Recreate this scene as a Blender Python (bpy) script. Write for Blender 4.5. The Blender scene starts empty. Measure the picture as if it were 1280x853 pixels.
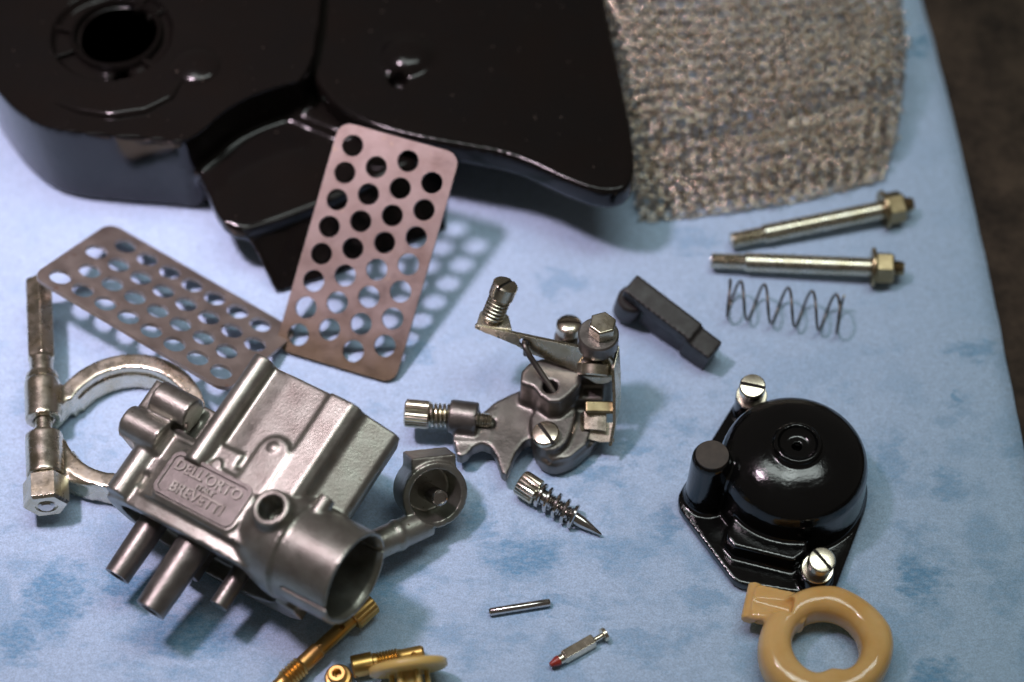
import bpy, bmesh, math, random
from mathutils import Matrix, Vector, noise
random.seed(7)
K = 0.001                      # everything below is written in millimetres
sc = bpy.context.scene
C = sc.collection
R = math.radians

# ---------------------------------------------------------------- camera, light, exposure
cd = bpy.data.cameras.new('camera'); cam = bpy.data.objects.new('camera', cd); C.objects.link(cam)
cam.location = (0, -640*math.cos(R(56))*K, 640*math.sin(R(56))*K)
cam.rotation_euler = (R(34), 0, 0)
cd.sensor_width = 36; cd.lens = 18/math.tan(R(13))
cd.clip_start = 0.01; cd.clip_end = 20
cd.dof.use_dof = True; cd.dof.focus_distance = 0.596; cd.dof.aperture_fstop = 5.1
sc.camera = cam

w = bpy.data.worlds.new('World'); sc.world = w; w.use_nodes = True
bgn = w.node_tree.nodes['Background']
bgn.inputs['Color'].default_value = (1.0, 0.90, 0.80, 1); bgn.inputs['Strength'].default_value = 0.075

def lamp(name, loc, target, size, sizey, power, col):
    ld = bpy.data.lights.new(name, 'AREA'); ld.shape = 'RECTANGLE'; ld.size = size; ld.size_y = sizey
    ld.energy = power; ld.color = col
    o = bpy.data.objects.new(name, ld); C.objects.link(o); o.location = loc
    d = Vector(target)-Vector(loc)
    o.rotation_euler = d.to_track_quat('-Z', 'Y').to_euler()
    return o
# twin ceiling fluorescents above and a little behind, a warmer rosy lamp off to the left
lamp('ceiling_lamp', (-0.12, 0.08, 1.10), (-0.03, 0.03, 0), 0.22, 0.50, 2.35, (0.90, 1.0, 0.97))
lamp('ceiling_lamp', (0.28, 0.08, 1.10), (0.03, 0.03, 0), 0.22, 0.50, 2.55, (0.90, 1.0, 0.97))
sl = lamp('side_lamp', (-0.27, 0.0, 0.70), (-0.11, 0.05, 0), 0.07, 0.07, 0.31, (1.0, 0.78, 0.92))
sl.data.spread = R(40)                            # a shaded lamp whose pool of light covers the left of the sheet

sc.view_settings.view_transform = 'Standard'; sc.view_settings.look = 'None'
sc.view_settings.exposure = 0.0; sc.view_settings.gamma = 1.0; sc.view_settings.use_curve_mapping = False

# ---------------------------------------------------------------- materials
def mat(name, col, rough=0.5, metal=0.0, var=0.0, vscale=200, col2=None, rvar=0.0, bump=0.0, bscale=600,
        coat=0.0, sss=0.0, spec=0.5, aniso=None, trans=0.0, spot=None):
    m = bpy.data.materials.new(name); m.use_nodes = True
    nt = m.node_tree; N = nt.nodes; L = nt.links; b = N['Principled BSDF']
    b.inputs['Base Color'].default_value = (*col, 1); b.inputs['Roughness'].default_value = rough
    b.inputs['Metallic'].default_value = metal
    b.inputs['Specular IOR Level'].default_value = spec
    b.inputs['Coat Weight'].default_value = coat; b.inputs['Coat Roughness'].default_value = 0.075
    b.inputs['Transmission Weight'].default_value = trans
    if sss:
        b.inputs['Subsurface Weight'].default_value = sss
        b.inputs['Subsurface Radius'].default_value = (1.0, 0.55, 0.2); b.inputs['Subsurface Scale'].default_value = 0.004
    tc = N.new('ShaderNodeTexCoord')
    def tex(scale, detail=5, rough_=0.6):
        t = N.new('ShaderNodeTexNoise'); t.inputs['Scale'].default_value = scale; t.inputs['Detail'].default_value = detail
        t.inputs['Roughness'].default_value = rough_
        L.new(tc.outputs['Object'], t.inputs['Vector']); return t
    if var or col2:
        t = tex(vscale); mr = N.new('ShaderNodeMapRange'); mr.inputs[1].default_value = 0.32; mr.inputs[2].default_value = 0.68
        L.new(t.outputs['Fac'], mr.inputs[0])
        mx = N.new('ShaderNodeMix'); mx.data_type = 'RGBA'
        c2 = col2 or tuple(c*(1-var) for c in col)
        mx.inputs[6].default_value = (*col, 1); mx.inputs[7].default_value = (*c2, 1)
        L.new(mr.outputs[0], mx.inputs[0])
        out = mx.outputs[2]
        if spot:                                   # specks of grime / brighter wear
            t3 = tex(spot[0], 3); r3 = N.new('ShaderNodeMapRange'); r3.inputs[1].default_value = spot[1]; r3.inputs[2].default_value = spot[1]+0.06
            L.new(t3.outputs['Fac'], r3.inputs[0])
            m3 = N.new('ShaderNodeMix'); m3.data_type = 'RGBA'; m3.inputs[7].default_value = (*spot[2], 1)
            L.new(r3.outputs[0], m3.inputs[0]); L.new(out, m3.inputs[6]); out = m3.outputs[2]
        L.new(out, b.inputs['Base Color'])
    if rvar:
        t2 = tex(vscale*1.7); mr2 = N.new('ShaderNodeMapRange'); mr2.inputs[1].default_value = 0.3; mr2.inputs[2].default_value = 0.7
        mr2.inputs[3].default_value = max(0.02, rough-rvar); mr2.inputs[4].default_value = rough+rvar
        L.new(t2.outputs['Fac'], mr2.inputs[0]); L.new(mr2.outputs[0], b.inputs['Roughness'])
    if bump:
        t4 = tex(bscale, 4); bp = N.new('ShaderNodeBump'); bp.inputs['Strength'].default_value = bump; bp.inputs['Distance'].default_value = 0.0003
        L.new(t4.outputs['Fac'], bp.inputs['Height']); L.new(bp.outputs['Normal'], b.inputs['Normal'])
    return m

M = {}
M['zinc'] = mat('cast_zinc', (0.325, 0.33, 0.285), 0.37, 0.85, col2=(0.235, 0.22, 0.19), vscale=160, rvar=0.07, bump=0.22, bscale=1500, spot=(900, 0.66, (0.16, 0.14, 0.11)))
M['zincdark'] = mat('dark_zinc', (0.23, 0.215, 0.195), 0.38, 0.85, col2=(0.15, 0.14, 0.125), vscale=180, rvar=0.08, bump=0.25, bscale=1500)  # darker zinc tone; on the bowl posts it stands in for shade
M['plated'] = mat('yellow_plated_steel', (0.68, 0.65, 0.55), 0.28, 1.0, col2=(0.54, 0.48, 0.34), vscale=150, rvar=0.08, bump=0.06, bscale=1200, spot=(500, 0.70, (0.33, 0.25, 0.14)))
M['brassy'] = mat('tarnished_plating', (0.42, 0.34, 0.20), 0.34, 1.0, col2=(0.26, 0.20, 0.11), vscale=260, rvar=0.08)
M['nickel'] = mat('bright_nickel', (0.80, 0.72, 0.57), 0.24, 1.0, var=0.2, vscale=200, rvar=0.05)
M['steel'] = mat('polished_steel', (0.60, 0.57, 0.54), 0.18, 1.0, var=0.15, vscale=300, rvar=0.05)
M['darksteel'] = mat('dark_spring_steel', (0.17, 0.155, 0.14), 0.38, 0.9, var=0.3, vscale=300)
M['perf'] = mat('copper_washed_steel', (0.25, 0.21, 0.19), 0.43, 0.9, col2=(0.18, 0.14, 0.12), vscale=90, rvar=0.10, bump=0.10, bscale=900, spot=(260, 0.66, (0.25, 0.20, 0.16)))
nt_ = M['perf'].node_tree; b_ = nt_.nodes['Principled BSDF']                     # oily brown residue along one end
src_ = b_.inputs['Base Color'].links[0].from_socket
tc_ = nt_.nodes.new('ShaderNodeTexCoord'); sy_ = nt_.nodes.new('ShaderNodeSeparateXYZ'); nt_.links.new(tc_.outputs['Object'], sy_.inputs[0])
nz_ = nt_.nodes.new('ShaderNodeTexNoise'); nz_.inputs['Scale'].default_value = 90; nz_.inputs['Detail'].default_value = 5; nt_.links.new(tc_.outputs['Object'], nz_.inputs['Vector'])
ma_ = nt_.nodes.new('ShaderNodeMath'); ma_.operation = 'MULTIPLY_ADD'; ma_.inputs[1].default_value = 0.016; nt_.links.new(nz_.outputs['Fac'], ma_.inputs[0]); nt_.links.new(sy_.outputs['Y'], ma_.inputs[2])
mr_ = nt_.nodes.new('ShaderNodeMapRange'); mr_.inputs[1].default_value = 0.026; mr_.inputs[2].default_value = 0.040; mr_.inputs[4].default_value = 0.85; nt_.links.new(ma_.outputs[0], mr_.inputs[0])
mm_ = nt_.nodes.new('ShaderNodeMix'); mm_.data_type = 'RGBA'; mm_.inputs[7].default_value = (0.15, 0.115, 0.07, 1); nt_.links.new(mr_.outputs[0], mm_.inputs[0]); nt_.links.new(src_, mm_.inputs[6]); nt_.links.new(mm_.outputs[2], b_.inputs['Base Color'])
M['perfdull'] = mat('dull_steel', (0.50, 0.44, 0.39), 0.45, 0.85, col2=(0.36, 0.30, 0.26), vscale=80, rvar=0.10, bump=0.10, bscale=900, spot=(260, 0.66, (0.38, 0.27, 0.22)))
M['brass'] = mat('old_brass', (0.64, 0.41, 0.14), 0.36, 0.95, col2=(0.54, 0.33, 0.10), vscale=160, rvar=0.06)
M['enamel'] = mat('black_enamel', (0.006, 0.0055, 0.005), 0.14, 0.0, col2=(0.007, 0.0055, 0.0045), vscale=45, rvar=0.06, bump=0.06, bscale=160, spec=0.27, spot=(420, 0.70, (0.05, 0.042, 0.034)))
M['bowl'] = mat('black_painted_casting', (0.004, 0.004, 0.004), 0.12, 0.0, var=0.2, vscale=120, rvar=0.05, bump=0.16, bscale=900, spec=0.5)
M['soot'] = mat('worn_brown_tip', (0.055, 0.042, 0.03), 0.5, 0.0, var=0.4, vscale=400)
M['rubber'] = mat('dark_grey_plastic', (0.016, 0.014, 0.012), 0.5, 0.0, var=0.3, vscale=150, rvar=0.08, bump=0.1)
M['float'] = mat('cream_float_plastic', (0.77, 0.51, 0.22), 0.12, 0.0, col2=(0.66, 0.37, 0.11), vscale=60, sss=0.35, rvar=0.05)
M['nylon'] = mat('amber_nylon', (0.66, 0.47, 0.15), 0.35, 0.0, var=0.12, vscale=120, sss=0.15)
M['redtip'] = mat('red_rubber', (0.33, 0.035, 0.02), 0.35, 0.0, var=0.3, vscale=500)
M['slotshade'] = mat('painted_slot_shade', (0.012, 0.010, 0.008), 0.8, 0.0)  # near-black stand-in for the shade and dirt down in screw slots
M['mesh'] = mat('knitted_wire', (0.88, 0.79, 0.67), 0.20, 1.0, col2=(0.64, 0.54, 0.42), vscale=120, spot=(200, 0.64, (0.22, 0.15, 0.10)))

def paper_material(stains):
    m = bpy.data.materials.new('blue_crepe_paper'); m.use_nodes = True
    nt = m.node_tree; N = nt.nodes; L = nt.links; b = N['Principled BSDF']
    b.inputs['Roughness'].default_value = 0.85; b.inputs['Specular IOR Level'].default_value = 0.15
    tc = N.new('ShaderNodeTexCoord')
    def math_(op, a, b_=None, c=None):
        n = N.new('ShaderNodeMath'); n.operation = op
        for i, x in enumerate((a, b_, c)):
            if x is None: continue
            if isinstance(x, (int, float)): n.inputs[i].default_value = x
            else: L.new(x, n.inputs[i])
        return n.outputs[0]
    def noise_(scale, detail=4, st=None, rough=0.55):
        t = N.new('ShaderNodeTexNoise'); t.inputs['Scale'].default_value = scale; t.inputs['Detail'].default_value = detail; t.inputs['Roughness'].default_value = rough
        v = tc.outputs['Object']
        if st:
            mp = N.new('ShaderNodeMapping'); mp.inputs['Scale'].default_value = st; mp.inputs['Rotation'].default_value = (0, 0, R(-4)); L.new(v, mp.inputs[0]); v = mp.outputs[0]
        L.new(v, t.inputs['Vector']); return t
    def sstep(x, a, b_, lo=0.0, hi=1.0):
        r = N.new('ShaderNodeMapRange'); r.interpolation_type = 'SMOOTHSTEP'
        for i, q in enumerate((a, b_, lo, hi)): r.inputs[i+1].default_value = q
        L.new(x, r.inputs[0]); return r.outputs[0]
    # distorted coordinates give the wet stains ragged edges
    wob = noise_(150, 6, (0.7, 1.2, 1), rough=0.78)
    vs = N.new('ShaderNodeVectorMath'); vs.operation = 'SUBTRACT'; L.new(wob.outputs['Color'], vs.inputs[0]); vs.inputs[1].default_value = (0.5, 0.5, 0.5)
    sc_ = N.new('ShaderNodeVectorMath'); sc_.operation = 'SCALE'; L.new(vs.outputs[0], sc_.inputs[0]); sc_.inputs['Scale'].default_value = 0.028
    ad = N.new('ShaderNodeVectorMath'); ad.operation = 'ADD'; L.new(tc.outputs['Object'], ad.inputs[0]); L.new(sc_.outputs[0], ad.inputs[1])
    mask = None
    for (x, y, rx, ry, s) in stains:
        mp = N.new('ShaderNodeMapping'); mp.vector_type = 'POINT'
        mp.inputs['Location'].default_value = (-x/rx, -y/ry, 0); mp.inputs['Scale'].default_value = (1/(rx*K), 1/(ry*K), 0)
        L.new(ad.outputs[0], mp.inputs[0])
        ln = N.new('ShaderNodeVectorMath'); ln.operation = 'LENGTH'; L.new(mp.outputs[0], ln.inputs[0])
        f = sstep(ln.outputs['Value'], 0.35, 1.1, min(1.0, s*1.2), 0.0)
        mask = f if mask is None else math_('MAXIMUM', mask, f)
    blot = noise_(38, 5, rough=0.6)
    bm = sstep(blot.outputs['Fac'], 0.50, 0.62, 0.0, 0.40)
    blot2 = noise_(62, 6, (1, 1.4, 1), 0.68)
    bm2 = sstep(blot2.outputs['Fac'], 0.50, 0.66, 0.0, 0.50)
    sx = N.new('ShaderNodeSeparateXYZ'); L.new(tc.outputs['Object'], sx.inputs[0])
    damp = sstep(math_('ADD', sx.outputs['Y'], math_('MULTIPLY', math_('SUBTRACT', blot.outputs['Fac'], 0.5), 0.12)), -0.05, 0.04, 1.0, 0.22)   # the front of the sheet got wetter
    mask = math_('MAXIMUM', mask, math_('MULTIPLY', math_('MAXIMUM', bm, bm2), damp))
    fib = noise_(900, 4, (0.55, 1.3, 1), 0.7)
    fine = noise_(2600, 2)
    speck = noise_(1400, 2)
    mx = N.new('ShaderNodeMix'); mx.data_type = 'RGBA'; mx.inputs[6].default_value = (0.435, 0.58, 0.76, 1); mx.inputs[7].default_value = (0.165, 0.335, 0.515, 1)
    L.new(math_('MULTIPLY', mask, sstep(fib.outputs['Fac'], 0.3, 0.66, 0.45, 1.25)), mx.inputs[0])
    mv = N.new('ShaderNodeMix'); mv.data_type = 'RGBA'; mv.blend_type = 'MULTIPLY'; mv.inputs[0].default_value = 1
    g = math_('MULTIPLY', sstep(fib.outputs['Fac'], 0.25, 0.75, 0.88, 1.07), sstep(fine.outputs['Fac'], 0.3, 0.7, 0.83, 1.11))
    cx = N.new('ShaderNodeCombineXYZ')
    for i in range(3): L.new(g, cx.inputs[i])
    L.new(mx.outputs[2], mv.inputs[6]); L.new(cx.outputs[0], mv.inputs[7])
    # scattered grit
    ms = N.new('ShaderNodeMix'); ms.data_type = 'RGBA'; ms.inputs[7].default_value = (0.10, 0.12, 0.13, 1)
    L.new(sstep(speck.outputs['Fac'], 0.73, 0.78, 0.0, 0.6), ms.inputs[0]); L.new(mv.outputs[2], ms.inputs[6])
    L.new(ms.outputs[2], b.inputs['Base Color'])
    wr = noise_(300, 4, (0.35, 1.3, 1), 0.6)
    hh = math_('ADD', math_('MULTIPLY', wr.outputs['Fac'], 0.9), math_('MULTIPLY', fine.outputs['Fac'], 0.35))
    bp = N.new('ShaderNodeBump'); bp.inputs['Strength'].default_value = 0.40; bp.inputs['Distance'].default_value = 0.0005
    L.new(hh, bp.inputs['Height']); L.new(bp.outputs['Normal'], b.inputs['Normal'])
    return m

# ---------------------------------------------------------------- mesh helpers
def fr(o=(0, 0, 0), z=(0, 0, 1), x=None):
    z = Vector(z).normalized(); x = Vector(x) if x is not None else (Vector((1, 0, 0)) if abs(z.x) < 0.9 else Vector((0, 1, 0)))
    x = (x - z*x.dot(z)).normalized(); y = z.cross(x)
    m = Matrix((x, y, z)).transposed().to_4x4(); m.translation = Vector(o); return m

class MB:
    def __init__(s): s.v = []; s.f = []
    def add(s, vs, fs, m=None):
        b = len(s.v); s.v += [(m @ Vector(p)) if m is not None else Vector(p) for p in vs]; s.f += [tuple(i+b for i in f) for f in fs]; return s
    def join(s, o): return s.add(o.v, o.f)
    def lathe(s, prof, m=None, n=32, knurl=0.0):
        vs = []; rings = []
        for (r, h) in prof:
            if r < 1e-6: rings.append([len(vs)]); vs.append((0, 0, h))
            else:
                rings.append(list(range(len(vs), len(vs)+n)))
                for i in range(n):
                    a = 2*math.pi*i/n; q = r*(1-knurl*(i % 2)); vs.append((q*math.cos(a), q*math.sin(a), h))
        fs = []
        for a, b in zip(rings, rings[1:]):
            for i in range(n):
                j = (i+1) % n
                if len(a) == 1 and len(b) == 1: continue
                if len(a) == 1: fs.append((a[0], b[j], b[i]))
                elif len(b) == 1: fs.append((a[i], a[j], b[0]))
                else: fs.append((a[i], a[j], b[j], b[i]))
        if len(rings[0]) > 1: fs.append(tuple(reversed(rings[0])))
        if len(rings[-1]) > 1: fs.append(tuple(rings[-1]))
        return s.add(vs, fs, m)
    def cyl(s, a, b, r, n=24, r2=None, ch=0.0):
        a = Vector(a); b = Vector(b); h = (b-a).length; r2 = r if r2 is None else r2
        p = [(r-ch, 0), (r, ch), (r2, h-ch), (r2-ch, h)] if ch else [(r, 0), (r2, h)]
        return s.lathe(p, fr(a, b-a), n)
    def tube(s, pts, r, n=10, closed=False):
        pts = [Vector(p) for p in pts]; rs = r if isinstance(r, (list, tuple)) else [r]*len(pts)
        vs = []; N_ = len(pts); up = None
        for i, p in enumerate(pts):
            t = (pts[(i+1) % N_]-pts[i-1]) if closed else (pts[min(i+1, N_-1)]-pts[max(i-1, 0)])
            t.normalize()
            if up is None: up = Vector((0, 0, 1)) if abs(t.z) < 0.9 else Vector((1, 0, 0))
            x = (up-t*up.dot(t)).normalized(); y = t.cross(x); up = x
            for k in range(n):
                a = 2*math.pi*k/n; vs.append(p+(x*math.cos(a)+y*math.sin(a))*rs[i])
        fs = []
        for i in range(N_ if closed else N_-1):
            j = (i+1) % N_
            for k in range(n):
                l = (k+1) % n; fs.append((i*n+k, i*n+l, j*n+l, j*n+k))
        if not closed: fs.append(tuple(reversed(range(n)))); fs.append(tuple(range((N_-1)*n, N_*n)))
        return s.add(vs, fs)
    def prism(s, poly, z0, z1, m=None, top=None):
        n = len(poly); a = sum(poly[i-1][0]*poly[i][1]-poly[i][0]*poly[i-1][1] for i in range(n))
        if a < 0: poly = poly[::-1]; top = top[::-1] if top else None
        top = top or poly
        vs = [(x, y, z0) for x, y in poly]+[(x, y, z1) for x, y in top]
        fs = [tuple(range(n))[::-1], tuple(range(n, 2*n))]+[(i, (i+1) % n, n+(i+1) % n, n+i) for i in range(n)]
        return s.add(vs, fs, m)
    def box(s, a, b, m=None):
        (x0, y0, z0), (x1, y1, z1) = a, b
        return s.prism([(x0, y0), (x1, y0), (x1, y1), (x0, y1)], z0, z1, m)
    def ribbon(s, pts, wvec, th):
        """bent flat strip: centre line pts, width vector, thickness"""
        pts = [Vector(p) for p in pts]; wv = Vector(wvec); vs = []; n = len(pts)
        for i, p in enumerate(pts):
            t = (pts[min(i+1, n-1)]-pts[max(i-1, 0)]).normalized(); ww = wv[i] if isinstance(wv, list) else wv
            nn = t.cross(ww).normalized()*th/2
            vs += [p-ww/2-nn, p+ww/2-nn, p+ww/2+nn, p-ww/2+nn]
        fs = [(0, 1, 2, 3)[::-1], tuple(4*(n-1)+k for k in range(4))]
        for i in range(n-1):
            for k in range(4): fs.append((4*i+k, 4*i+(k+1) % 4, 4*i+4+(k+1) % 4, 4*i+4+k))
        return s.add(vs, fs)
    def mesh(s, name='tmp', scale=1.0):
        me = bpy.data.meshes.new(name); me.from_pydata([tuple(p*scale) for p in s.v], [], s.f)
        bm = bmesh.new(); bm.from_mesh(me); bmesh.ops.recalc_face_normals(bm, faces=bm.faces); bm.to_mesh(me); bm.free()
        return me

def circle(c, r, n=32, a0=0, a1=360):
    return [(c[0]+r*math.cos(R(a0+(a1-a0)*i/(n if a1-a0 == 360 else n-1))), c[1]+r*math.sin(R(a0+(a1-a0)*i/(n if a1-a0 == 360 else n-1)))) for i in range(n)]
def rrect(x0, y0, x1, y1, r, n=6):
    o = []
    for (cx, cy, a) in ((x1-r, y1-r, 0), (x0+r, y1-r, 90), (x0+r, y0+r, 180), (x1-r, y0+r, 270)):
        o += circle((cx, cy), r, n, a, a+90)
    return o
def smooth_poly(p, it=2):
    for _ in range(it):
        q = []
        for i in range(len(p)):
            a, b = p[i], p[(i+1) % len(p)]
            q += [(a[0]*.75+b[0]*.25, a[1]*.75+b[1]*.25), (a[0]*.25+b[0]*.75, a[1]*.25+b[1]*.75)]
        p = q
    return p
def helix(a, b, r, turns, n=20, flat=0.0, r2=None):
    """coil axis a->b; `flat` turns at each end are closed up"""
    m = fr(a, Vector(b)-Vector(a)); h = (Vector(b)-Vector(a)).length; o = []; N_ = int(turns*n)
    for i in range(N_+1):
        t = i/n; T = turns
        k = 0 if t < flat else (1 if t > T-flat else (t-flat)/(T-2*flat))
        z = h*k*0.94 + h*0.03*(min(t, flat)/max(flat, 1e-6) + (max(0, t-(T-flat))/max(flat, 1e-6))) if flat else h*t/T
        rr = r if r2 is None else r+(r2-r)*t/T
        o.append(m @ Vector((rr*math.cos(2*math.pi*t), rr*math.sin(2*math.pi*t), z)))
    return o

def csg(adds, cuts=(), voxel=None, smooth=0, fuse=True):
    """fuse solids, cut, and optionally re-skin so that edges and corners get cast fillets; returns an MB"""
    j = MB()
    for a in adds: j.join(a)
    tmp = []
    ob = bpy.data.objects.new('tmp', j.mesh()); C.objects.link(ob); tmp.append(ob)
    def rem(v):
        r = ob.modifiers.new('r', 'REMESH'); r.mode = 'VOXEL'; r.voxel_size = v
    if voxel and fuse: rem(voxel)
    for c in cuts:
        co = bpy.data.objects.new('tmp', c.mesh()); C.objects.link(co); tmp.append(co)
        b = ob.modifiers.new('b', 'BOOLEAN'); b.operation = 'DIFFERENCE'; b.object = co; b.solver = 'MANIFOLD' if voxel or True else 'EXACT'
    if voxel and (cuts or not fuse): rem(voxel)
    if smooth:
        sm = ob.modifiers.new('s', 'SMOOTH'); sm.factor = 0.5; sm.iterations = smooth
    dg = bpy.context.evaluated_depsgraph_get(); dg.update()
    me = bpy.data.meshes.new_from_object(ob.evaluated_get(dg))
    out = MB(); out.v = [v.co.copy() for v in me.vertices]; out.f = [tuple(p.vertices) for p in me.polygons]
    bpy.data.meshes.remove(me)
    for o in tmp:
        d = o.data; bpy.data.objects.remove(o); bpy.data.meshes.remove(d)
    return out

def build(name, mb, m, parent=None, off=(0, 0, 0), bevel=0.0, angle=35, seg=2, label=None):
    off = Vector(off); q = MB(); q.v = [p-off for p in mb.v]; q.f = mb.f
    me = q.mesh(name, K); me.materials.append(M[m] if isinstance(m, str) else m)
    me.polygons.foreach_set('use_smooth', [True]*len(me.polygons)); me.set_sharp_from_angle(angle=R(angle))
    o = bpy.data.objects.new(name, me); C.objects.link(o); o.parent = parent
    if bevel:
        bv = o.modifiers.new('bevel', 'BEVEL'); bv.width = bevel*K; bv.segments = seg; bv.limit_method = 'ANGLE'; bv.angle_limit = R(30); bv.harden_normals = True
    if label: o['label'] = label
    return o
def tag(o, label, cat, group=None):
    o['label'] = label; o['category'] = cat
    if group: o['group'] = group
    return o
def thing(name, label, cat, loc=(0, 0, 0), m=None, group=None):
    o = bpy.data.objects.new(name, None); C.objects.link(o); o.empty_display_size = 0.005
    mm = (m.copy() if m is not None else Matrix.Translation(Vector(loc))); mm.translation = mm.translation*K
    o.matrix_world = mm
    return tag(o, label, cat, group)
def copy_tree(o, parent=None):
    c = o.copy(); C.objects.link(c); c.parent = parent
    for ch in list(o.children): copy_tree(ch, c)
    return c

# ---------------------------------------------------------------- the setting
tm = bpy.data.materials.new('dark_bench'); tm.use_nodes = True
nt = tm.node_tree; b = nt.nodes['Principled BSDF']; b.inputs['Roughness'].default_value = 0.8; b.inputs['Specular IOR Level'].default_value = 0.2
tc = nt.nodes.new('ShaderNodeTexCoord'); t1 = nt.nodes.new('ShaderNodeTexNoise'); t1.inputs['Scale'].default_value = 55; t1.inputs['Detail'].default_value = 8; t1.inputs['Roughness'].default_value = 0.7
t2 = nt.nodes.new('ShaderNodeTexNoise'); t2.inputs['Scale'].default_value = 500; t2.inputs['Detail'].default_value = 3
nt.links.new(tc.outputs['Object'], t1.inputs['Vector']); nt.links.new(tc.outputs['Object'], t2.inputs['Vector'])
rp = nt.nodes.new('ShaderNodeValToRGB'); rp.color_ramp.elements[0].position = 0.35; rp.color_ramp.elements[0].color = (0.022, 0.016, 0.012, 1); rp.color_ramp.elements[1].position = 0.75; rp.color_ramp.elements[1].color = (0.085, 0.06, 0.042, 1)
ad = nt.nodes.new('ShaderNodeMath'); ad.operation = 'MULTIPLY_ADD'; ad.inputs[1].default_value = 0.3; nt.links.new(t2.outputs['Fac'], ad.inputs[0])
sb = nt.nodes.new('ShaderNodeMath'); sb.operation = 'SUBTRACT'; sb.inputs[1].default_value = 0.15; nt.links.new(t1.outputs['Fac'], sb.inputs[0]); nt.links.new(sb.outputs[0], ad.inputs[2])
nt.links.new(ad.outputs[0], rp.inputs[0]); nt.links.new(rp.outputs[0], b.inputs['Base Color'])
bp = nt.nodes.new('ShaderNodeBump'); bp.inputs['Strength'].default_value = 0.4; bp.inputs['Distance'].default_value = 0.0008; nt.links.new(t1.outputs['Fac'], bp.inputs['Height']); nt.links.new(bp.outputs['Normal'], b.inputs['Normal'])
o = build('bench_top', MB().box((-420, -330, -22.0), (420, 420, -0.8)), tm, bevel=2); o['kind'] = 'structure'

stain_px = [(-122.1, -82.3)+(11, 14, .8), (-131.2, -95.3)+(9, 10, .7), (-102.0, -79.9)+(13, 8, .9), (-87.0, -93.0)+(22, 9, .7), (-17.8, -39.9)+(9, 5, .5),
            (3.2, -71.4)+(15, 9, .75), (23.3, -43.8)+(10, 5, .55), (35.8, -36.0)+(6, 5, .5), (42.6, -60.3)+(5, 9, .55), (30.4, -69.0)+(14, 6, .5), (109.8, -76.8)+(8, 11, .75),
            (120.0, -46.9)+(6, 6, .5), (131.8, -2.6)+(9, 4, .55), (126.3, -18.0)+(2.5, 4, .6), (110.2, -106.0)+(9, 6, .7), (14.1, 21.7)+(9, 6, .4),
            (-36.4, -82.3)+(9, 10, .55), (-8.8, -59.0)+(5, 8, .5), (51.4, -82.3)+(8, 5, .45), (10.7, -84.7)+(10, 4, .45), (106.0, -38.6)+(5, 9, .45), (-17.0, -93.0)+(11, 4, .4),
            (126.5, 110.0)+(4.5, 3, .85), (131.0, 116.1)+(2, 4, .8), (-27.7, -1.0)+(7, 7, .45), (54.8, 36.3)+(10, 5, .4), (33.9, -95.3)+(12, 4, .4), (47.2, -30.8)+(6, 6, .45)]
pm = paper_material(stain_px)
edge = [(131.6, 134.3), (134.4, 108.0), (136.6, 82.6), (138.6, 54.4), (140.2, 29.9), (141.3, 6.0), (142.2, -16.6), (143.2, -37.3)]
edge = [(edge[0][0]-3.6*(280-132)/100.0, 280)] + edge + [(edge[-1][0]+7.2*(edge[-1][1]+200)/100.0, -200)]
rowsv = []
nx = 70
pv = []; pf = []
ys = [280-480*i/120 for i in range(121)]
def edge_x(y):
    for (xa, ya), (xb, yb) in zip(edge, edge[1:]):
        if yb <= y <= ya: return xa+(xb-xa)*(ya-y)/(ya-yb)
    return edge[-1][0]
for y in ys:
    ex = edge_x(y) + 0.35*noise.noise((0, y*0.09, 3))
    for i in range(nx+1):
        s = i/nx; x = -260+(ex+260)*s
        z = -0.25 - 0.10*noise.noise((x*0.02, y*0.02, 0)) + 0.12*max(0.0, (x-(ex-6))/6)
        pv.append((x, y, z))
for j in range(len(ys)-1):
    for i in range(nx): a = j*(nx+1)+i; pf.append((a, a+nx+1, a+nx+2, a+1))
pb = MB().add(pv, pf)
po = build('paper_sheet', pb, pm, angle=80)
sd = po.modifiers.new('thickness', 'SOLIDIFY'); sd.thickness = 0.3*K; sd.offset = -1
tag(po, 'pale blue absorbent paper sheet with darker wet stains covering the bench', 'paper sheet')

# ---------------------------------------------------------------- air filter box (black enamelled)
ab = thing('air_filter_box', 'large glossy black enamelled air filter box with round intake', 'filter box', (-70, 70, 0))
OA = (-70, 70, 0)
left = [(-169.0, 105.7), (-160.7, 80.2), (-152.2, 66.3), (-143.4, 55.7), (-133.4, 48.8), (-114.8, 46.7), (-100.9, 45.6), (-92.5, 43.8), (-79.1, 61.7), (-51.6, 70.9), (-42.8, 86.5), (-42.6, 149.8), (-80.1, 189.7), (-147.3, 167.6)]
left = smooth_poly(left, 2)
bot = [(x, y+3.0) for x, y in left]
neck_t = [(-112.2, 94.3, 20.0), (-104.8, 66.0, 20.0), (-94.6, 51.9, 20.0), (-89.8, 41.2, 20.0), (-86.1, 32.4, 20.0), (-83.5, 28.4, 20.0), (-80.6, 25.9, 19.8), (-76.6, 25.3, 19.5), (-71.5, 27.3, 19.5), (-55.7, 34.9, 19.5), (-39.8, 43.7, 19.5), (-18.9, 57.2, 19.5), (-53.7, 94.3, 20.0), (-95.6, 100.8, 20.0)]
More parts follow.
